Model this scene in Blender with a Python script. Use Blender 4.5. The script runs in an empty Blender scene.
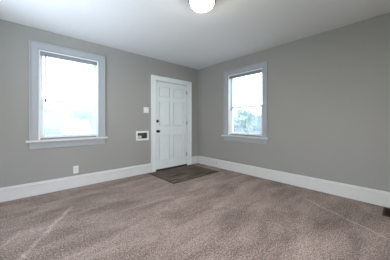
import bpy, bmesh, math, random
from mathutils import Vector, Matrix
random.seed(7)
PI = math.pi
scene = bpy.context.scene
C = scene.collection

# ------------------------------------------------------------------ camera
XE, YN, CE = 3.40, 3.62, 2.455          # right wall plane, left wall plane, ceiling height
XW, YS = -0.85, -1.15                   # unseen walls behind the camera
cam_d = bpy.data.cameras.new('camera')
cam = bpy.data.objects.new('camera', cam_d); C.objects.link(cam)
cam_d.sensor_width = 36.0
cam_d.lens = 36.0 * 189.0 / 390.0
cam_d.shift_y = -8.0 / 390.0
cam_d.clip_start = 0.02
cam.location = (0, 0, 1.08)
cam.rotation_euler = (PI/2, 0, -math.atan2(0.6725, 0.7401))
scene.camera = cam

# ------------------------------------------------------------------ light
SKY_STRENGTH = 8.0
WEST_W, SOUTH_W = 21.0, 18.0
LAMP_W = 70.0
world = bpy.data.worlds.new('sky'); scene.world = world
world.use_nodes = True
wn = world.node_tree; wn.nodes.clear()
wo = wn.nodes.new('ShaderNodeOutputWorld'); wb = wn.nodes.new('ShaderNodeBackground')
wr = wn.nodes.new('ShaderNodeValToRGB'); wt = wn.nodes.new('ShaderNodeTexCoord'); ws = wn.nodes.new('ShaderNodeSeparateXYZ')
wn.links.new(wt.outputs['Generated'], ws.inputs[0]); wn.links.new(ws.outputs['Z'], wr.inputs[0])
wr.color_ramp.elements[0].position = 0.0; wr.color_ramp.elements[0].color = (0.95, 0.98, 1.0, 1)
wr.color_ramp.elements[1].position = 0.7; wr.color_ramp.elements[1].color = (0.62, 0.78, 1.0, 1)
wn.links.new(wr.outputs[0], wb.inputs['Color']); wb.inputs['Strength'].default_value = SKY_STRENGTH
wn.links.new(wb.outputs[0], wo.inputs['Surface'])

def area(name, loc, direction, sx, sy, watts, col):
    d = bpy.data.lights.new(name, 'AREA'); d.shape = 'RECTANGLE'; d.size = sx; d.size_y = sy
    d.energy = watts; d.color = col
    o = bpy.data.objects.new(name, d); C.objects.link(o); o.location = loc
    o.rotation_euler = Vector(direction).to_track_quat('-Z', 'Y').to_euler()
    return o
# added fill lamps, each in an opening made for it in an unseen wall
side = area('added_side_fill', (XW-0.02, 1.85, 1.35), (1.5, 0.85, 1.15), 1.3, 1.1, WEST_W, (0.75, 0.85, 1.0))
side.data.spread = math.radians(95)      # narrowed and aimed up to brighten the ceiling over the left window
rear = area('added_rear_fill', (0.45, YS-0.02, 1.15), (0.05, 1, -0.12), 1.9, 1.8, SOUTH_W, (1.0, 0.94, 0.83))

vs = scene.view_settings
scene.display_settings.display_device = 'sRGB'
vs.view_transform = 'Standard'; vs.look = 'None'; vs.gamma = 1.0; vs.use_curve_mapping = False
vs.exposure = 0.0
scene.cycles.max_bounces = 10
scene.cycles.diffuse_bounces = 6
scene.cycles.transparent_max_bounces = 24
scene.cycles.sample_clamp_indirect = 6.0

# ------------------------------------------------------------------ materials
def mat(name, col, rough=0.5, metal=0.0, bump=None, var=None, spec=0.5):
    """procedural material: colour varied by noise, optional bump (scale, strength)"""
    m = bpy.data.materials.new(name); m.use_nodes = True
    nt = m.node_tree; b = nt.nodes['Principled BSDF']
    b.inputs['Roughness'].default_value = rough; b.inputs['Metallic'].default_value = metal
    b.inputs['Specular IOR Level'].default_value = spec
    tc = nt.nodes.new('ShaderNodeTexCoord')
    n = nt.nodes.new('ShaderNodeTexNoise'); n.inputs['Scale'].default_value = (var or (3.0, 0.03))[0]
    n.inputs['Detail'].default_value = 4
    nt.links.new(tc.outputs['Object'], n.inputs['Vector'])
    k = (var or (3.0, 0.03))[1]
    r = nt.nodes.new('ShaderNodeValToRGB')
    r.color_ramp.elements[0].position = 0.3; r.color_ramp.elements[1].position = 0.7
    r.color_ramp.elements[0].color = tuple(c*(1-k) for c in col) + (1,)
    r.color_ramp.elements[1].color = tuple(min(1, c*(1+k)) for c in col) + (1,)
    nt.links.new(n.outputs['Fac'], r.inputs[0]); nt.links.new(r.outputs[0], b.inputs['Base Color'])
    if bump:
        n2 = nt.nodes.new('ShaderNodeTexNoise'); n2.inputs['Scale'].default_value = bump[0]; n2.inputs['Detail'].default_value = 3
        bp = nt.nodes.new('ShaderNodeBump'); bp.inputs['Strength'].default_value = bump[1]; bp.inputs['Distance'].default_value = 0.002
        nt.links.new(tc.outputs['Object'], n2.inputs['Vector'])
        nt.links.new(n2.outputs['Fac'], bp.inputs['Height']); nt.links.new(bp.outputs[0], b.inputs['Normal'])
    return m

M = {}
M['wall'] = mat('grey_wall_paint', (0.287, 0.277, 0.262), 0.75, bump=(160, 0.12), var=(1.5, 0.02), spec=0.25)
M['ceiling'] = mat('white_ceiling_paint', (0.72, 0.72, 0.72), 0.85, bump=(120, 0.1), var=(1.2, 0.02), spec=0.2)
M['wintrim'] = mat('shaded_window_trim_paint', (0.345, 0.355, 0.375), 0.65, bump=(40, 0.05), var=(6, 0.02), spec=0.3)  # backlit shade around the windows put into the white trim's colour
M['trim'] = mat('white_trim_paint', (0.57, 0.56, 0.545), 0.6, bump=(40, 0.05), var=(6, 0.02), spec=0.3)
M['dcasing'] = mat('white_door_casing_paint', (0.70, 0.715, 0.715), 0.5, bump=(40, 0.05), var=(6, 0.02))
M['door'] = mat('white_door_paint', (0.67, 0.70, 0.695), 0.40, bump=(40, 0.05), var=(5, 0.02))
M['vinyl'] = mat('white_window_vinyl', (0.80, 0.82, 0.83), 0.35)
M['blind'] = mat('white_blind_slats', (0.86, 0.86, 0.85), 0.45)
M['blindrail'] = mat('shaded_blind_rail', (0.22, 0.225, 0.25), 0.5)  # shadow and backlight on the rails put into their colour
M['plate'] = mat('white_plastic_plate', (0.66, 0.66, 0.645), 0.45)
M['dark_slot'] = mat('dark_slot', (0.03, 0.03, 0.03), 0.6)
M['black'] = mat('black_metal', (0.012, 0.011, 0.010), 0.35, 0.6)
M['nickel'] = mat('brushed_nickel', (0.62, 0.60, 0.56), 0.32, 1.0)
M['ivory'] = mat('glow_tinted_metal', (0.72, 0.66, 0.54), 0.35, 0.4)  # lamp glow on the pan put into the metal's cream tone
M['hinge'] = mat('dull_nickel', (0.30, 0.30, 0.30), 0.5, 0.7)
M['wand'] = mat('backlit_plastic_wand', (0.10, 0.10, 0.11), 0.5)  # dark because its backlit look is painted into the plastic
M['bronze'] = mat('dark_bronze', (0.10, 0.075, 0.055), 0.4, 0.8)
M['register'] = mat('brown_register_paint', (0.022, 0.010, 0.007), 0.7, 0.0, spec=0.2)
M['regrim'] = mat('tan_brown_register_rim', (0.07, 0.042, 0.030), 0.7, 0.0, spec=0.2)
M['recess'] = mat('dark_recess', (0.085, 0.08, 0.07), 0.8, var=(30, 0.3))
M['threshold'] = mat('dark_threshold', (0.02, 0.018, 0.016), 0.6)
M['rubber'] = mat('grey_rubber', (0.25, 0.25, 0.24), 0.6)
M['recep'] = mat('grey_white_plastic', (0.55, 0.55, 0.54), 0.4)
M['grass'] = mat('grass', (0.30, 0.34, 0.27), 0.9, var=(0.9, 0.35))
M['path'] = mat('pale_concrete', (0.52, 0.53, 0.55), 0.9, var=(2, 0.1))
M['leaf'] = mat('leaves', (0.36, 0.44, 0.40), 0.7, var=(4, 0.4))
M['bark'] = mat('bark', (0.13, 0.10, 0.085), 0.9, var=(8, 0.3))
M['siding'] = mat('pale_siding', (0.6, 0.6, 0.62), 0.7)
M['roof'] = mat('grey_roof', (0.2, 0.2, 0.22), 0.8)

def glass_mat(name, opacity, tint):
    m = bpy.data.materials.new(name); m.use_nodes = True
    nt = m.node_tree; nt.nodes.clear()
    o = nt.nodes.new('ShaderNodeOutputMaterial'); mx = nt.nodes.new('ShaderNodeMixShader')
    t = nt.nodes.new('ShaderNodeBsdfTransparent'); t.inputs[0].default_value = tint + (1,)
    g = nt.nodes.new('ShaderNodeBsdfGlossy'); g.inputs['Roughness'].default_value = 0.02
    lw = nt.nodes.new('ShaderNodeLayerWeight'); lw.inputs[0].default_value = 0.25
    mp = nt.nodes.new('ShaderNodeMath'); mp.operation = 'MULTIPLY'; mp.inputs[1].default_value = opacity
    nt.links.new(lw.outputs['Fresnel'], mp.inputs[0]); nt.links.new(mp.outputs[0], mx.inputs[0])
    nt.links.new(t.outputs[0], mx.inputs[1]); nt.links.new(g.outputs[0], mx.inputs[2])
    nt.links.new(mx.outputs[0], o.inputs[0])
    return m
M['glass'] = glass_mat('window_glass', 0.6, (0.93, 0.96, 0.96))

def screen_mat():
    m = bpy.data.materials.new('insect_screen_mesh'); m.use_nodes = True
    nt = m.node_tree; nt.nodes.clear()
    o = nt.nodes.new('ShaderNodeOutputMaterial'); mx = nt.nodes.new('ShaderNodeMixShader')
    t = nt.nodes.new('ShaderNodeBsdfTransparent'); d = nt.nodes.new('ShaderNodeBsdfDiffuse')
    d.inputs[0].default_value = (0.25, 0.26, 0.27, 1); mx.inputs[0].default_value = 0.24
    nt.links.new(t.outputs[0], mx.inputs[1]); nt.links.new(d.outputs[0], mx.inputs[2]); nt.links.new(mx.outputs[0], o.inputs[0])
    return m
M['screen'] = screen_mat()

def bowl_mat():
    m = bpy.data.materials.new('lit_frosted_glass'); m.use_nodes = True
    nt = m.node_tree; b = nt.nodes['Principled BSDF']
    b.inputs['Base Color'].default_value = (0.9, 0.88, 0.84, 1); b.inputs['Roughness'].default_value = 0.3
    b.inputs['Emission Color'].default_value = (1.0, 0.96, 0.89, 1); b.inputs['Emission Strength'].default_value = LAMP_W
    return m
M['bowl'] = bowl_mat()

# carpet: mottled taupe cut pile with pile-lay shading painted as patches and two pale seam lines
def carpet_mat():
    m = bpy.data.materials.new('taupe_carpet'); m.use_nodes = True
    nt = m.node_tree; L = nt.links; b = nt.nodes['Principled BSDF']
    b.inputs['Roughness'].default_value = 0.95; b.inputs['Specular IOR Level'].default_value = 0.1
    b.inputs['Sheen Weight'].default_value = 0.15
    tc = nt.nodes.new('ShaderNodeTexCoord')
    def noise(scale, detail, rough=0.5, vec=None, dist=0.0):
        n = nt.nodes.new('ShaderNodeTexNoise'); n.inputs['Scale'].default_value = scale
        n.inputs['Detail'].default_value = detail; n.inputs['Roughness'].default_value = rough; n.inputs['Distortion'].default_value = dist
        L.new(vec or tc.outputs['Object'], n.inputs['Vector']); return n.outputs['Fac']
    def math_(op, a, c=None, d=None):
        n = nt.nodes.new('ShaderNodeMath'); n.operation = op
        for i, v in enumerate((a, c, d)):
            if v is None: continue
            if isinstance(v, (int, float)): n.inputs[i].default_value = v
            else: L.new(v, n.inputs[i])
        return n.outputs[0]
    fine = noise(90, 3, 0.75)
    mid = noise(26, 3, 0.6)
    mp = nt.nodes.new('ShaderNodeMapping'); mp.inputs['Rotation'].default_value = (0, 0, 0.5); mp.inputs['Scale'].default_value = (1.0, 2.6, 1)
    L.new(tc.outputs['Object'], mp.inputs[0])
    big = noise(1.5, 5, 0.6, mp.outputs[0], 0.6)
    s = math_('ADD', math_('MULTIPLY', fine, 0.84), math_('ADD', math_('SUBTRACT', math_('MULTIPLY', mid, 0.14), 0.06), math_('SUBTRACT', math_('MULTIPLY', big, 0.29), 0.015)))
    sep = nt.nodes.new('ShaderNodeSeparateXYZ'); L.new(tc.outputs['Object'], sep.inputs[0])
    wob = math_('MULTIPLY', math_('SUBTRACT', noise(5, 2), 0.5), 0.07)
    def seam(p, q, w, amp):
        dx, dy = q[0]-p[0], q[1]-p[1]; ln = math.hypot(dx, dy); dx /= ln; dy /= ln
        ax = math_('SUBTRACT', sep.outputs['X'], p[0]); ay = math_('SUBTRACT', sep.outputs['Y'], p[1])
        along = math_('ADD', math_('MULTIPLY', ax, dx), math_('MULTIPLY', ay, dy))
        acr = math_('ADD', math_('ADD', math_('MULTIPLY', ax, -dy), math_('MULTIPLY', ay, dx)), wob)
        k = math_('MAXIMUM', math_('SUBTRACT', 1.0, math_('DIVIDE', math_('ABSOLUTE', acr), w)), 0.0)
        on = math_('MULTIPLY', math_('GREATER_THAN', along, 0.0), math_('LESS_THAN', along, ln))
        return math_('MULTIPLY', math_('MULTIPLY', k, on), math_('MULTIPLY', noise(9, 3, 0.7), amp*2))
    s = math_('ADD', s, seam((-0.05, 1.97), (0.46, 2.85), 0.030, 0.085))
    s = math_('ADD', s, seam((2.40, -0.08), (2.95, 0.95), 0.022, 0.10))
    s = math_('ADD', s, seam((-0.25, 2.10), (-0.02, 2.55), 0.028, 0.05))
    r = nt.nodes.new('ShaderNodeValToRGB'); e = r.color_ramp.elements
    e[0].position = 0.42; e[0].color = (0.056, 0.037, 0.030, 1)
    e[1].position = 0.70; e[1].color = (0.64, 0.48, 0.405, 1)
    x = e.new(0.56); x.color = (0.286, 0.203, 0.164, 1)
    L.new(s, r.inputs[0]); L.new(r.outputs[0], b.inputs['Base Color'])
    h = math_('ADD', math_('MULTIPLY', fine, 0.8), math_('MULTIPLY', mid, 0.5))
    bp = nt.nodes.new('ShaderNodeBump'); bp.inputs['Strength'].default_value = 0.9; bp.inputs['Distance'].default_value = 0.012
    L.new(h, bp.inputs['Height']); L.new(bp.outputs[0], b.inputs['Normal'])
    return m
M['carpet'] = carpet_mat()

# wood-look entry planks running parallel to the door
def plank_mat():
    m = bpy.data.materials.new('dark_wood_plank'); m.use_nodes = True
    nt = m.node_tree; L = nt.links; b = nt.nodes['Principled BSDF']; b.inputs['Roughness'].default_value = 0.6; b.inputs['Specular IOR Level'].default_value = 0.25
    tc = nt.nodes.new('ShaderNodeTexCoord'); mp = nt.nodes.new('ShaderNodeMapping'); mp.inputs['Scale'].default_value = (1.2, 15, 1)
    n = nt.nodes.new('ShaderNodeTexNoise'); n.inputs['Scale'].default_value = 1.6; n.inputs['Detail'].default_value = 6
    L.new(tc.outputs['Object'], mp.inputs[0]); L.new(mp.outputs[0], n.inputs['Vector'])
    r = nt.nodes.new('ShaderNodeValToRGB'); e = r.color_ramp.elements
    e[0].position = 0.38; e[0].color = (0.026, 0.018, 0.013, 1); e[1].position = 0.64; e[1].color = (0.205, 0.148, 0.112, 1)
    L.new(n.outputs['Fac'], r.inputs[0]); L.new(r.outputs[0], b.inputs['Base Color'])
    return m
M['plank'] = plank_mat()

# ------------------------------------------------------------------ mesh helpers
def add_box(bm, x0, x1, y0, y1, z0, z1, bev=0.0, seg=2):
    g = bmesh.ops.create_cube(bm, size=1.0)
    vv = g['verts']
    for v in vv:
        v.co = Vector(((x0+x1)/2 + v.co.x*(x1-x0), (y0+y1)/2 + v.co.y*(y1-y0), (z0+z1)/2 + v.co.z*(z1-z0)))
    if bev > 0:
        es = list({e for v in vv for e in v.link_edges})
        bmesh.ops.bevel(bm, geom=es, offset=bev, segments=seg, affect='EDGES', profile=0.6)

def add_lathe(bm, prof, n=32, mtx=None):
    """prof: (radius, height) around local z"""
    rings = []
    for r, z in prof:
        if r < 1e-6:
            rings.append([bm.verts.new((0, 0, z))])
        else:
            rings.append([bm.verts.new((r*math.cos(2*PI*k/n), r*math.sin(2*PI*k/n), z)) for k in range(n)])
    for a, c in zip(rings, rings[1:]):
        for k in range(n):
            k2 = (k+1) % n
            if len(a) == 1 and len(c) == 1: continue
            if len(a) == 1: bm.faces.new((a[0], c[k], c[k2]))
            elif len(c) == 1: bm.faces.new((a[k], a[k2], c[0]))
            else: bm.faces.new((a[k], a[k2], c[k2], c[k]))
    if mtx is not None:
        bmesh.ops.transform(bm, matrix=mtx, verts=[v for r in rings for v in r])

def add_tube(bm, pts, r, n=8):
    pts = [Vector(p) for p in pts]; rings = []
    for i, p in enumerate(pts):
        d = (pts[min(i+1, len(pts)-1)] - pts[max(i-1, 0)]).normalized()
        a = Vector((0, 0, 1)) if abs(d.z) < 0.9 else Vector((1, 0, 0))
        u = d.cross(a).normalized(); w = d.cross(u)
        rr = r[i] if isinstance(r, (list, tuple)) else r
        rings.append([bm.verts.new(p + (u*math.cos(2*PI*k/n) + w*math.sin(2*PI*k/n))*rr) for k in range(n)])
    for a, c in zip(rings, rings[1:]):
        for k in range(n):
            bm.faces.new((a[k], a[(k+1) % n], c[(k+1) % n], c[k]))
    bm.faces.new(rings[0]); bm.faces.new(rings[-1])

def add_sweep(bm, prof, path):
    """prof(x) -> list of 3-D rings along the path; rings already given"""
    rings = [[bm.verts.new(p) for p in ring] for ring in path]
    n = len(rings[0])
    for a, c in zip(rings, rings[1:]):
        for k in range(n):
            bm.faces.new((a[k], a[(k+1) % n], c[(k+1) % n], c[k]))
    bm.faces.new(rings[0]); bm.faces.new(rings[-1])

def obj(name, bm, material, parent=None, smooth=False, label=None):
    bmesh.ops.recalc_face_normals(bm, faces=bm.faces)
    me = bpy.data.meshes.new(name); bm.to_mesh(me); bm.free()
    if smooth:
        for p in me.polygons: p.use_smooth = True
    me.materials.append(material)
    o = bpy.data.objects.new(name, me); C.objects.link(o)
    if parent: o.parent = parent
    if label: o['label'] = label
    return o

def tag(o, label, cat, kind=None, group=None):
    o['label'] = label; o['category'] = cat
    if kind: o['kind'] = kind
    if group: o['group'] = group
    return o

def thing(name, label, cat, loc, rotz=0.0, kind=None, group=None):
    o = bpy.data.objects.new(name, None); C.objects.link(o)
    o.empty_display_size = 0.05
    o.location = loc; o.rotation_euler = (0, 0, rotz)
    return tag(o, label, cat, kind, group)

# ------------------------------------------------------------------ room shell
WT = 0.16
def wall_mesh(u0, u1, z0, z1, holes, place):
    """slab with rectangular through-holes; place(u, d, z): d = 0 at the room face, WT outside"""
    us = sorted({u0, u1, *[h[0] for h in holes], *[h[1] for h in holes]})
    zs = sorted({z0, z1, *[h[2] for h in holes], *[h[3] for h in holes]})
    bm = bmesh.new(); V = {}
    def v(i, j, d):
        if (i, j, d) not in V: V[(i, j, d)] = bm.verts.new(place(us[i], WT*d, zs[j]))
        return V[(i, j, d)]
    def solid(i, j):
        if not (0 <= i < len(us)-1 and 0 <= j < len(zs)-1): return False
        cu, cz = (us[i]+us[i+1])/2, (zs[j]+zs[j+1])/2
        return not any(h[0] < cu < h[1] and h[2] < cz < h[3] for h in holes)
    for i in range(len(us)-1):
        for j in range(len(zs)-1):
            if not solid(i, j): continue
            for d in (0, 1):
                bm.faces.new((v(i, j, d), v(i+1, j, d), v(i+1, j+1, d), v(i, j+1, d)))
            if not solid(i-1, j): bm.faces.new((v(i, j, 0), v(i, j, 1), v(i, j+1, 1), v(i, j+1, 0)))
            if not solid(i+1, j): bm.faces.new((v(i+1, j, 0), v(i+1, j, 1), v(i+1, j+1, 1), v(i+1, j+1, 0)))
            if not solid(i, j-1): bm.faces.new((v(i, j, 0), v(i, j, 1), v(i+1, j, 1), v(i+1, j, 0)))
            if not solid(i, j+1): bm.faces.new((v(i, j+1, 0), v(i, j+1, 1), v(i+1, j+1, 1), v(i+1, j+1, 0)))
    return bm

# window data: centre along the wall, half opening, stool top, head of opening
W1 = dict(c=0.573, hi=0.408, z0=0.815, z1=2.153)
W2 = dict(c=2.223, hi=0.412, z0=0.788, z1=2.118)
D0, D1, DZ = 2.130, 3.030, 1.992          # door opening
BX = (1.7125, 1.9275, 0.738, 0.858)       # recessed box opening

wl = obj('wall_left', wall_mesh(XW, XE+WT, 0, CE, [
    (W1['c']-W1['hi'], W1['c']+W1['hi'], W1['z0']-0.03, W1['z1']),
    (D0, D1, 0.0, DZ), BX], lambda u, d, z: (u, YN+d, z)), M['wall'])
tag(wl, 'grey painted left wall with a window and the white door', 'wall', 'structure')
wr_ = obj('wall_right', wall_mesh(YS, YN, 0, CE, [
    (W2['c']-W2['hi'], W2['c']+W2['hi'], W2['z0']-0.03, W2['z1'])], lambda u, d, z: (XE+d, u, z)), M['wall'])
tag(wr_, 'grey painted right wall with a single white framed window', 'wall', 'structure')
wb_ = obj('wall_back', wall_mesh(XW, XE+WT, 0, CE, [(-0.55, 1.45, 0.0, 2.15)], lambda u, d, z: (u, YS-d, z)), M['wall'])
tag(wb_, 'grey painted wall behind the camera with a wide opening', 'wall', 'structure')
ww_ = obj('wall_side', wall_mesh(YS, YN, 0, CE, [(1.10, 2.60, 0.80, 2.10)], lambda u, d, z: (XW-d, u, z)), M['wall'])
tag(ww_, 'grey painted wall left of the camera ', 'wall', 'structure')

bm = bmesh.new(); add_box(bm, XW-WT, XE+WT, YS-WT, YN+WT, CE, CE+0.12)
tag(obj('ceiling', bm, M['ceiling']), 'smooth white painted ceiling', 'ceiling', 'structure')
bm = bmesh.new(); add_box(bm, XW-WT, XE+WT, YS-WT, YN+WT, -0.12, 0.0)
tag(obj('floor', bm, M['carpet']), 'mottled taupe brown carpet floor with pale seam lines', 'carpet', 'structure')

# baseboards: tall flat board with a rounded cap
BBH = 0.200
BB_PROF = [(0.0, 0.009), (0.022, 0.009), (0.022, 0.158), (0.026, 0.162), (0.026, 0.170), (0.019, 0.182), (0.014, 0.196), (0.009, BBH), (0.0, BBH)]
def baseboard(bm, a, b, place):
    add_sweep(bm, None, [[place(a, d, z) for d, z in BB_PROF], [place(b, d, z) for d, z in BB_PROF]])
NP = lambda u, d, z: (u, YN-d, z)
EP = lambda u, d, z: (XE-d, u, z)
bm = bmesh.new(); baseboard(bm, XW, 2.0145, NP); baseboard(bm, 3.1455, XE, NP)
tag(obj('baseboard_left', bm, M['trim']), 'tall white baseboard along the left wall on both sides of the door', 'baseboard', 'structure')
bm = bmesh.new(); baseboard(bm, YS, YN-0.026, EP)
tag(obj('baseboard_right', bm, M['trim']), 'tall white baseboard along the right wall', 'baseboard', 'structure')

# ------------------------------------------------------------------ trim helpers (local: x along wall, -y into the room, +y outside)
def casing_frame(hi, zb, zt, w, head=None):
    """mitred three-sided casing with an outer back band and an inner bead"""
    prof = [(0.0, 0.0), (0.0, 0.018), (0.004, 0.024), (0.012, 0.024), (0.016, 0.019), (w-0.022, 0.021),
            (w-0.020, 0.034), (w-0.004, 0.037), (w, 0.033), (w, 0.0)]
    head = head or w
    k = head / w
    rings = []
    rings.append([(-hi-o, -d, zb) for o, d in prof])
    rings.append([(-hi-o, -d, zt+o*k) for o, d in prof])
    rings.append([(hi+o, -d, zt+o*k) for o, d in prof])
    rings.append([(hi+o, -d, zb) for o, d in prof])
    bm = bmesh.new(); add_sweep(bm, None, rings); return bm

def rect_frame(bm, x0, x1, z0, z1, y0, y1, ws, wt, wb, bev=0.003):
    add_box(bm, x0, x0+ws, y0, y1, z0, z1, bev); add_box(bm, x1-ws, x1, y0, y1, z0, z1, bev)
    add_box(bm, x0+ws, x1-ws, y0, y1, z1-wt, z1, bev); add_box(bm, x0+ws, x1-ws, y0, y1, z0, z0+wb, bev)

def build_window(name, loc, rotz, hi, h, mz, label):
    t = thing(name, label, 'window', loc, rotz, 'structure')
    cw = 0.107
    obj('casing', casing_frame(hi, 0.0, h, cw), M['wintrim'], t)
    # stool (inner sill board) with rounded nose and horns, apron below
    bm = bmesh.new()
    add_box(bm, -hi-cw-0.036, hi+cw+0.036, -0.078, 0.0, -0.028, 0.0, 0.007, 3)
    add_box(bm, -hi, hi, -0.002, 0.05, -0.026, 0.0)
    obj('stool', bm, M['trim'], t)
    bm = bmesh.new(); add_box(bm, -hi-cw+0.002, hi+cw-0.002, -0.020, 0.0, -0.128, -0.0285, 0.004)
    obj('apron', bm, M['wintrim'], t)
    bm = bmesh.new()
    T = 0.016
    add_box(bm, -hi, -hi+T, 0.0, 0.16, 0, h); add_box(bm, hi-T, hi, 0.0, 0.16, 0, h)
    add_box(bm, -hi+T, hi-T, 0.0, 0.16, h-T, h); add_box(bm, -hi+T, hi-T, 0.05, 0.19, -0.03, 0.004)
    for s in (-1, 1):                                   # parting / stop beads
        add_box(bm, min(s*(hi-T), s*(hi-T-0.012)), max(s*(hi-T), s*(hi-T-0.012)), 0.044, 0.056, 0.004, h-T)
    obj('jamb', bm, M['vinyl'], t)
    xi = hi-T-0.001
    # lower sash (room side) and upper sash (outside)
    bm = bmesh.new(); rect_frame(bm, -xi+0.012, xi-0.012, 0.010, mz+0.018, 0.060, 0.092, 0.040, 0.034, 0.050)
    lo = obj('lower_sash', bm, M['vinyl'], t)
    bm = bmesh.new(); add_box(bm, -xi+0.052, xi-0.052, 0.074, 0.078, 0.060, mz-0.016)
    obj('glass_pane', bm, M['glass'], lo)
    bm = bmesh.new(); add_box(bm, -0.03, 0.03, 0.048, 0.062, mz+0.018, mz+0.030, 0.003); add_box(bm, -0.008, 0.03, 0.046, 0.054, mz+0.028, mz+0.040, 0.003)
    obj('sash_lock', bm, M['vinyl'], lo)
    bm = bmesh.new(); rect_frame(bm, -xi, xi, mz-0.018, h-T-0.001, 0.096, 0.128, 0.040, 0.040, 0.036)
    up = obj('upper_sash', bm, M['vinyl'], t)
    bm = bmesh.new(); add_box(bm, -xi+0.040, xi-0.040, 0.110, 0.114, mz+0.018, h-T-0.041)
    obj('glass_pane', bm, M['glass'], up)
    bm = bmesh.new(); rect_frame(bm, -xi, xi, 0.006, mz+0.010, 0.138, 0.150, 0.018, 0.018, 0.018, 0.002)
    sc = obj('screen_frame', bm, M['vinyl'], t)
    bm = bmesh.new(); f = [bm.verts.new(p) for p in ((-xi+0.018, 0.144, 0.024), (xi-0.018, 0.144, 0.024), (xi-0.018, 0.144, mz-0.008), (-xi+0.018, 0.144, mz-0.008))]
    bm.faces.new(f)
    obj('screen_mesh', bm, M['screen'], sc)
    return t

def build_blind(loc, rotz, hi, h, label):
    t = thing('mini_blind', label, 'window blind', loc, rotz, group='white mini blinds in the two windows')
    xb = hi - 0.016 - 0.006
    yc = 0.022
    bm = bmesh.new(); add_box(bm, -xb, xb, yc-0.016, yc+0.014, h-0.0175-0.054, h-0.0175, 0.003)
    obj('headrail', bm, M['blindrail'], t)
    zt, zb = h-0.090, 0.022
    n = 58
    bm = bmesh.new()
    for k in range(n):
        z = zb + 0.012 + (zt-zb-0.012)*k/(n-1)
        pts = []
        for q in range(4):
            a = q/3*2-1
            pts.append((yc + a*0.0115, z + 0.0016*(1-a*a) + a*0.0008))
        rings = []
        for x in (-xb+0.003, xb-0.003):
            rings.append([(x, y, zz) for y, zz in pts] + [(x, y, zz-0.0005) for y, zz in reversed(pts)])
        add_sweep(bm, None, rings)
    obj('slats', bm, M['blind'], t)
    bm = bmesh.new(); add_box(bm, -xb+0.002, xb-0.002, yc-0.012, yc+0.012, zb-0.016, zb+0.002, 0.003)
    obj('bottom_rail', bm, M['blindrail'], t)
    bm = bmesh.new()
    for x in (-xb+0.13, xb-0.13):
        for dy in (-0.0125, 0.0125):
            add_tube(bm, [(x, yc+dy, zb), (x, yc+dy, h-0.0575)], 0.0007, 5)
    obj('ladder_cord', bm, M['blind'], t)
    xw = -xb + 0.062
    bm = bmesh.new()
    add_tube(bm, [(xw, yc-0.020, h-0.050), (xw, yc-0.024, h-0.075), (xw, yc-0.026, h-0.30), (xw, yc-0.026, h-0.745)], [0.002, 0.0075, 0.0075, 0.0075], 8)
    add_tube(bm, [(xw, yc-0.026, h-0.745), (xw, yc-0.026, h-0.785)], 0.0105, 8)
    obj('tilt_wand', bm, M['wand'], t)
    return t

h1 = W1['z1']-W1['z0']; h2 = W2['z1']-W2['z0']
build_window('window_1', (W1['c'], YN, W1['z0']), 0, W1['hi'], h1, 0.600, 'white double-hung window in the left wall, left of the white door')
build_window('window_2', (XE, W2['c'], W2['z0']), -PI/2, W2['hi'], h2, 0.612, 'white double-hung window in the right wall, right of the room corner')
build_blind((W1['c'], YN, W1['z0']), 0, W1['hi'], h1, 'white mini blind with hanging wand in the left wall window')
build_blind((XE, W2['c'], W2['z0']), -PI/2, W2['hi'], h2, 'white mini blind in the right wall window near the corner')

# ------------------------------------------------------------------ door
dc = (D0+D1)/2; dh = (D1-D0)/2
d = thing('door_1', 'white six-panel entry door with black knob and deadbolt', 'door', (dc, YN, 0), 0, 'structure')
obj('casing', casing_frame(dh, 0.0, DZ, 0.114, 0.095), M['dcasing'], d)
bm = bmesh.new()
add_box(bm, -dh, -dh+0.009, 0.0, WT, 0, DZ); add_box(bm, dh-0.009, dh, 0.0, WT, 0, DZ); add_box(bm, -dh+0.009, dh-0.009, 0.0, WT, DZ-0.009, DZ)
for s in (-1, 1):
    add_box(bm, min(s*(dh-0.009), s*(dh-0.021)), max(s*(dh-0.009), s*(dh-0.021)), 0.052, 0.10, 0.016, DZ-0.009)
add_box(bm, -dh+0.021, dh-0.021, 0.052, 0.10, DZ-0.021, DZ-0.009)
obj('jamb', bm, M['trim'], d)
bm = bmesh.new(); add_box(bm, -dh+0.009, dh-0.009, -0.010, WT, 0.001, 0.020, 0.003)
add_box(bm, -dh+0.012, dh-0.012, 0.010, 0.045, 0.020, 0.037)
obj('threshold', bm, M['threshold'], d, label='dark threshold under the door')
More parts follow.
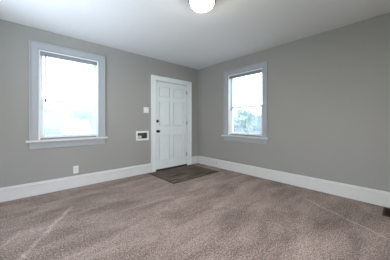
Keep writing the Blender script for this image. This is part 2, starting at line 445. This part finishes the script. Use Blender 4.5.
# slab with six sunk, moulded panels
SX0, SX1, SZ0, SZ1, SY = -dh+0.016, dh-0.014, 0.038, DZ-0.017, 0.006
cols = [(2.222-dc, 2.512-dc), (2.598-dc, 2.920-dc-0.010)]
rows = [(0.225, 0.790), (0.972, 1.550), (1.632, 1.868)]
us = sorted({SX0, SX1, *[c for a in cols for c in a]}); zs = sorted({SZ0, SZ1, *[c for a in rows for c in a]})
bm = bmesh.new()
def quad(*p): bm.faces.new([bm.verts.new(q) for q in p])
def is_panel(i, j):
    cu, cz = (us[i]+us[i+1])/2, (zs[j]+zs[j+1])/2
    return any(a < cu < b for a, b in cols) and any(a < cz < b for a, b in rows)
for i in range(len(us)-1):
    for j in range(len(zs)-1):
        a, b, e, f = us[i], us[i+1], zs[j], zs[j+1]
        if not is_panel(i, j):
            quad((a, SY, e), (b, SY, e), (b, SY, f), (a, SY, f)); continue
        steps = [(0.0, SY), (0.001, SY+0.028), (0.010, SY+0.030), (0.020, SY+0.030)]
        for (o, y), (o2, y2) in zip(steps, steps[1:]):
            quad((a+o, y, e+o), (b-o, y, e+o), (b-o2, y2, e+o2), (a+o2, y2, e+o2))
            quad((a+o, y, f-o), (b-o, y, f-o), (b-o2, y2, f-o2), (a+o2, y2, f-o2))
            quad((a+o, y, e+o), (a+o, y, f-o), (a+o2, y2, f-o2), (a+o2, y2, e+o2))
            quad((b-o, y, e+o), (b-o, y, f-o), (b-o2, y2, f-o2), (b-o2, y2, e+o2))
        o, y = steps[-1]
        quad((a+o, y, e+o), (b-o, y, e+o), (b-o, y, f-o), (a+o, y, f-o))
yb = SY+0.042
quad((SX0, yb, SZ0), (SX1, yb, SZ0), (SX1, yb, SZ1), (SX0, yb, SZ1))
quad((SX0, SY, SZ0), (SX0, yb, SZ0), (SX0, yb, SZ1), (SX0, SY, SZ1)); quad((SX1, SY, SZ0), (SX1, yb, SZ0), (SX1, yb, SZ1), (SX1, SY, SZ1))
quad((SX0, SY, SZ0), (SX0, yb, SZ0), (SX1, yb, SZ0), (SX1, SY, SZ0)); quad((SX0, SY, SZ1), (SX0, yb, SZ1), (SX1, yb, SZ1), (SX1, SY, SZ1))
bmesh.ops.remove_doubles(bm, verts=bm.verts, dist=1e-5)
slab = obj('door_slab', bm, M['door'], d)
for a, b in cols:                                        # raised fields
    for e, f in rows:
        bm = bmesh.new(); o = 0.012
        r0 = [(a+0.0205, SY+0.0298, e+0.0205), (b-0.0205, SY+0.0298, e+0.0205), (b-0.0205, SY+0.0298, f-0.0205), (a+0.0205, SY+0.0298, f-0.0205)]
        r1 = [(a+o+0.018, SY+0.009, e+o+0.018), (b-o-0.018, SY+0.009, e+o+0.018), (b-o-0.018, SY+0.009, f-o-0.018), (a+o+0.018, SY+0.009, f-o-0.018)]
        v0 = [bm.verts.new(p) for p in r0]; v1 = [bm.verts.new(p) for p in r1]
        for k in range(4): bm.faces.new((v0[k], v0[(k+1) % 4], v1[(k+1) % 4], v1[k]))
        bm.faces.new(v1)
        obj('panel', bm, M['door'], slab)
RX = Matrix.Rotation(PI/2, 4, 'X')                       # lathe axis z -> -y (into the room)
kx = 2.183 - dc
bm = bmesh.new()
add_lathe(bm, [(0.0, 0.0), (0.030, 0.0), (0.030, 0.005), (0.028, 0.011), (0.014, 0.013), (0.012, 0.020), (0.012, 0.030),
               (0.020, 0.036), (0.027, 0.045), (0.029, 0.055), (0.026, 0.066), (0.016, 0.073), (0.0, 0.075)], 28,
          Matrix.Translation((kx, SY, 0.876)) @ RX)
obj('door_knob', bm, M['black'], d, True, 'black round door knob')
bm = bmesh.new()
add_lathe(bm, [(0.0, 0.0), (0.031, 0.0), (0.031, 0.010), (0.026, 0.017), (0.0, 0.018)], 28, Matrix.Translation((kx, SY, 1.098)) @ RX)
add_box(bm, kx-0.005, kx+0.005, SY-0.030, SY-0.016, 1.081, 1.115, 0.002)
obj('deadbolt', bm, M['black'], d, False, 'black deadbolt with thumb turn')
for hz in (1.805, 1.055, 0.285):
    bm = bmesh.new()
    add_tube(bm, [(dh-0.011, -0.004, hz-0.048), (dh-0.011, -0.004, hz+0.048)], 0.0068, 10)
    for k in (-1, 1): add_tube(bm, [(dh-0.011, -0.004, hz+k*0.048), (dh-0.011, -0.004, hz+k*0.055)], 0.0045, 8)
    add_box(bm, dh-0.030, dh-0.012, 0.0035, 0.0062, hz-0.045, hz+0.045)
    obj('hinge', bm, M['hinge'], d, False, 'nickel door hinge')

# ------------------------------------------------------------------ entry floor of dark planks
t = thing('entry_mat', 'dark brown wood-plank entry mat on the carpet at the white door', 'entry mat', (2.535, 3.15, 0.0))
bm = bmesh.new()
npl = 6; y0, y1, x0, x1 = -0.468, 0.440, -0.600, 0.598
pw = (y1-y0)/npl
for k in range(npl):
    add_box(bm, x0+0.012, x1-0.012, y0+0.010*(k == 0)+k*pw+0.003, y0+(k+1)*pw-0.003, 0.001, 0.0085+0.0006*(k % 2), 0.0015)
obj('planks', bm, M['plank'], t)
bm = bmesh.new()
add_box(bm, x0, x0+0.012, y0, y1, 0.001, 0.011, 0.003); add_box(bm, x1-0.012, x1, y0, y1, 0.001, 0.011, 0.003); add_box(bm, x0+0.012, x1-0.012, y0, y0+0.010, 0.001, 0.010, 0.003)
add_box(bm, x0+0.012, x1-0.012, y0+0.010, y1, 0.0005, 0.004)
obj('edge_strip', bm, M['threshold'], t, label='dark edging strip')

# ------------------------------------------------------------------ ceiling light
t = thing('ceiling_light', 'round flush-mount ceiling light with lit frosted glass bowl', 'ceiling light', (1.40, 1.43, CE))
bm = bmesh.new()
add_lathe(bm, [(0.0, 0.0), (0.160, 0.0), (0.166, -0.005), (0.166, -0.026), (0.160, -0.034), (0.150, -0.056), (0.143, -0.080), (0.0, -0.080)], 56)
obj('pan', bm, M['ivory'], t, True, 'pale stepped ceiling pan')
bm = bmesh.new()
add_lathe(bm, [(0.124, -0.081), (0.141, -0.081), (0.144, -0.098), (0.139, -0.112), (0.126, -0.112), (0.124, -0.081)], 56)
obj('trim_ring', bm, M['bronze'], t, True, 'dark ring holding the glass')
bm = bmesh.new()
prof = [(0.123, -0.088), (0.123, -0.111)]
for k in range(1, 15):
    a = k/14*PI/2
    prof.append((0.123*math.cos(a)**0.9 if k < 14 else 0.0, -0.111-0.074*math.sin(a)))
add_lathe(bm, prof, 56)
obj('glass_bowl', bm, M['bowl'], t, True, 'glowing frosted glass bowl')

# ------------------------------------------------------------------ wall devices
# light switch: double toggle plate
t = thing('light_switch', 'white square light switch plate left of the door casing', 'light switch', (1.905, YN, 1.331))
bm = bmesh.new(); add_box(bm, -0.058, 0.058, -0.007, 0.0, -0.059, 0.059, 0.003)
obj('cover_plate', bm, M['plate'], t)
for x in (-0.023, 0.023):
    bm = bmesh.new(); add_box(bm, x-0.0055, x+0.0055, -0.008, -0.0065, -0.013, 0.013)
    add_box(bm, x-0.004, x+0.004, -0.018, -0.0075, 0.001, 0.011, 0.0015)
    obj('toggle', bm, M['vinyl'], t)
for x in (-0.023, 0.023):
    for z in (-0.030, 0.030):
        bm = bmesh.new(); add_lathe(bm, [(0.0, 0.0), (0.0035, 0.0), (0.003, 0.0012), (0.0, 0.0015)], 12, Matrix.Translation((x, -0.007, z)) @ RX)
        obj('screw', bm, M['plate'], t)

# duplex outlet
t = thing('wall_outlet', 'white duplex outlet low on the left wall below the window', 'outlet', (0.640, YN, 0.298))
bm = bmesh.new(); add_box(bm, -0.037, 0.037, -0.006, 0.0, -0.060, 0.060, 0.003)
obj('cover_plate', bm, M['plate'], t)
for z in (0.0195, -0.0195):
    bm = bmesh.new(); add_box(bm, -0.017, 0.017, -0.0085, -0.0055, z-0.014, z+0.014, 0.003)
    rc = obj('receptacle', bm, M['recep'], t)
    bm = bmesh.new()
    add_box(bm, -0.0075, -0.0050, -0.0090, -0.0083, z-0.003, z+0.006); add_box(bm, 0.0050, 0.0075, -0.0090, -0.0083, z-0.003, z+0.006)
    add_lathe(bm, [(0.0, 0.0), (0.0025, 0.0), (0.0025, 0.0006), (0.0, 0.0006)], 10, Matrix.Translation((0, -0.0084, z-0.009)) @ RX)
    obj('slots', bm, M['rubber'], rc)

# recessed box with white frame
bc = ((BX[0]+BX[1])/2, (BX[2]+BX[3])/2); bw = (BX[1]-BX[0])/2; bh = (BX[3]-BX[2])/2
t = thing('recessed_wall_box', 'white framed recessed box in the wall below the light switch', 'wall box', (bc[0], YN, bc[1]))
bm = bmesh.new(); rect_frame(bm, -bw-0.034, bw+0.034, -bh-0.036, bh+0.036, -0.012, 0.0, 0.036, 0.038, 0.038, 0.004)
obj('frame', bm, M['plate'], t, label='white face frame')
bm = bmesh.new()
T = 0.003; dp = 0.095
add_box(bm, -bw, bw, dp, dp+T, -bh, bh); add_box(bm, -bw, -bw+T, 0, dp, -bh, bh); add_box(bm, bw-T, bw, 0, dp, -bh, bh)
add_box(bm, -bw+T, bw-T, 0, dp, bh-T, bh); add_box(bm, -bw+T, bw-T, 0, dp, -bh, -bh+T)
obj('liner', bm, M['recess'], t, label='dark inside of the box')
bm = bmesh.new(); add_box(bm, -bw+0.006, bw*0.0, 0.030, 0.090, -bh+0.004, -bh*0.05, 0.004)
obj('receptacle', bm, M['recep'], t, label='pale block in the lower left of the box')
bm = bmesh.new(); add_box(bm, bw*0.45, bw*0.9, 0.060, 0.090, -bh+0.004, -bh*0.45, 0.004)
obj('junction_cover', bm, M['dark_slot'], t)

# door stop on the right baseboard
t = thing('door_stop', 'small grey door stop on the right baseboard near the corner', 'door stop', (XE-0.022, 2.905, 0.118), PI/2)
RXm = Matrix.Rotation(-PI/2, 4, 'X')
bm = bmesh.new(); add_lathe(bm, [(0.0, 0.0), (0.013, 0.0), (0.012, 0.005), (0.005, 0.008), (0.0045, 0.050), (0.0, 0.050)], 16, Matrix.Rotation(PI/2, 4, 'X') @ Matrix.Rotation(PI, 4, 'X'))
obj('shaft', bm, M['nickel'], t, True)
bm = bmesh.new(); add_lathe(bm, [(0.0, 0.049), (0.009, 0.049), (0.010, 0.052), (0.010, 0.060), (0.007, 0.065), (0.0, 0.066)], 16, Matrix.Rotation(PI/2, 4, 'X') @ Matrix.Rotation(PI, 4, 'X'))
obj('rubber_tip', bm, M['rubber'], t, True)

# floor register
t = thing('floor_register', 'dark brown metal floor register in the carpet by the right baseboard', 'floor vent', (3.215, 0.088, 0.0))
X0, X1, Y0, Y1 = -0.145, 0.145, -0.075, 0.075
bm = bmesh.new()
add_box(bm, X0, X0+0.018, Y0, Y1, 0.0005, 0.008, 0.003); add_box(bm, X1-0.018, X1, Y0, Y1, 0.0005, 0.008, 0.003)
add_box(bm, X0+0.018, X1-0.018, Y0, Y0+0.018, 0.0005, 0.008, 0.003); add_box(bm, X0+0.018, X1-0.018, Y1-0.018, Y1, 0.0005, 0.008, 0.003)
obj('rim', bm, M['regrim'], t, label='brown rim')
bm = bmesh.new(); add_box(bm, X0+0.018, X1-0.018, Y0+0.018, Y1-0.018, 0.0003, 0.0015)
obj('backing', bm, M['dark_slot'], t)
bm = bmesh.new()
for k in range(16):
    x = X0+0.018 + (k+0.5)*(X1-X0-0.036)/16
    add_box(bm, x-0.004, x+0.004, Y0+0.018, Y1-0.018, 0.0015, 0.006, 0.001)
add_box(bm, X0+0.018, X1-0.018, -0.004, 0.004, 0.0012, 0.0058)
obj('grille', bm, M['register'], t)

# ------------------------------------------------------------------ outside
GZ = -0.60
bm = bmesh.new()
V = [bm.verts.new((x, y, GZ)) for x, y in ((-60, -60), (60, -60), (60, 60), (-60, 60))]; bm.faces.new(V)
tag(obj('ground', bm, M['grass']), 'green lawn outside the windows', 'lawn', 'structure')
bm = bmesh.new(); add_box(bm, 8.0, 9.6, -30, 40, GZ+0.002, GZ+0.02); add_box(bm, -30, 8.0, 10.0, 11.6, GZ+0.002, GZ+0.02)
add_box(bm, -6.0, 6.0, YN+WT+0.05, YN+WT+4.0, GZ+0.002, GZ+0.02)  # unseen pale slab, added to bounce neutral light up to the ceiling
tag(obj('sidewalk', bm, M['path']), 'pale concrete sidewalk and added light-bouncing slab outside the windows', 'sidewalk', 'structure')
def tree(loc, h, r, label):
    t = thing('tree', label, 'tree', loc, random.uniform(0, 6))
    bm = bmesh.new(); add_tube(bm, [(0, 0, 0), (0.03, 0.02, h*0.3), (-0.03, 0.04, h*0.62), (0.02, 0, h*0.85)], [0.17, 0.13, 0.09, 0.04], 10)
    for k in range(6):
        a = k*1.05; z = h*(0.42+0.05*k)
        add_tube(bm, [(0, 0, z), (math.cos(a)*r*0.4, math.sin(a)*r*0.4, z+h*0.1), (math.cos(a)*r*0.75, math.sin(a)*r*0.75, z+h*0.22)], [0.05, 0.03, 0.012], 6)
    obj('trunk', bm, M['bark'], t, True)
    bm = bmesh.new()
    cl = []
    for k in range(26):
        a = random.uniform(0, 2*PI); q = r*math.sqrt(random.random())*0.85; z = h*random.uniform(0.45, 0.95)
        q *= 1-0.5*abs(z/h-0.66)/0.3*0.8
        cl.append((q*math.cos(a), q*math.sin(a), z))
    for c in cl:
        for k in range(75):
            dv = Vector((random.gauss(0, 1), random.gauss(0, 1), random.gauss(0, 0.8))) * r*0.17
            p = Vector(c) + dv; s = random.uniform(0.06, 0.12)
            e1 = Vector((random.gauss(0, 1), random.gauss(0, 1), random.gauss(0, 1))).normalized(); e2 = e1.orthogonal().normalized()
            bm.faces.new([bm.verts.new(p+e1*s), bm.verts.new(p+e2*s*0.5), bm.verts.new(p-e1*s), bm.verts.new(p-e2*s*0.5)])
    me = bpy.data.meshes.new('foliage'); bm.to_mesh(me); bm.free(); me.materials.append(M['leaf'])
    o = bpy.data.objects.new('foliage', me); C.objects.link(o); o.parent = t
from mathutils import noise as mnoise
def hedge(x0, x1, y0, y1, h, n, m, name, label, cat):
    """clipped bushy mass: a lumpy closed body with loose leaves standing off it"""
    c = Vector(((x0+x1)/2, (y0+y1)/2, GZ)); hx, hy = (x1-x0)/2, (y1-y0)/2
    t = thing(name, label, cat, c)
    bm = bmesh.new(); bmesh.ops.create_cube(bm, size=2.0)
    bmesh.ops.subdivide_edges(bm, edges=bm.edges[:], cuts=23, use_grid_fill=True)
    for v in bm.verts:
        q = Vector((v.co.x*hx, v.co.y*hy, (v.co.z+1)/2*h))
        a = max(abs(v.co.x), abs(v.co.y)); top = (v.co.z+1)/2
        q.x *= 1-0.25*top*top; q.y *= 1-0.30*top*top
        k = mnoise.noise((q+c)*1.3)*0.22 + mnoise.noise((q+c)*4.0)*0.09
        d = Vector((v.co.x, v.co.y, max(0.0, v.co.z))).normalized() if v.co.z > -0.99 else Vector((0, 0, 0))
        v.co = q + d*k*min(1.0, h*0.6)
    surf = [v.co.copy() for v in bm.verts if v.co.z > 0.1]
    obj('bush_body', bm, m, t, True)
    bm = bmesh.new()
    for k in range(n):
        p = random.choice(surf) + Vector((random.gauss(0, .06), random.gauss(0, .06), random.gauss(0, .06)+0.03)); s = random.uniform(0.05, 0.10)
        e1 = Vector((random.gauss(0, 1), random.gauss(0, 1), random.gauss(0, 1))).normalized(); e2 = e1.orthogonal().normalized()
        bm.faces.new([bm.verts.new(p+e1*s), bm.verts.new(p+e2*s*0.6), bm.verts.new(p-e1*s), bm.verts.new(p-e2*s*0.6)])
    obj('leaves', bm, m, t)
    return t
M['hedge'] = mat('pale_green_leaves', (0.30, 0.36, 0.335), 0.8, var=(1.1, 0.16), spec=0.1)
M['blossom'] = mat('pinkish_blossom', (0.42, 0.36, 0.385), 0.8, var=(3, 0.08), spec=0.1)
M['bluegreen'] = mat('blue_green_leaves', (0.25, 0.30, 0.325), 0.8, var=(1.0, 0.22), spec=0.1)
hedge(-2.6, 4.6, 14.0, 15.6, 2.45, 900, M['hedge'], 'hedge', 'pale green hedge beyond the lawn outside the left window', 'hedge')
hedge(1.6, 2.9, 12.2, 13.3, 1.7, 200, M['blossom'], 'flowering_shrub', 'pinkish flowering shrub outside the left window', 'shrub')
hedge(14.0, 15.4, 5.0, 13.5, 2.2, 900, M['bluegreen'], 'hedge', 'blue green hedge beyond the lawn outside the right window', 'hedge')
hedge(12.0, 12.9, 9.0, 10.4, 1.2, 200, M['blossom'], 'flowering_shrub', 'pinkish flowering shrub outside the right window', 'shrub')
tree((12.6, 8.1, GZ), 2.6, 0.9, 'small leafy tree in front of the hedge outside the right window')
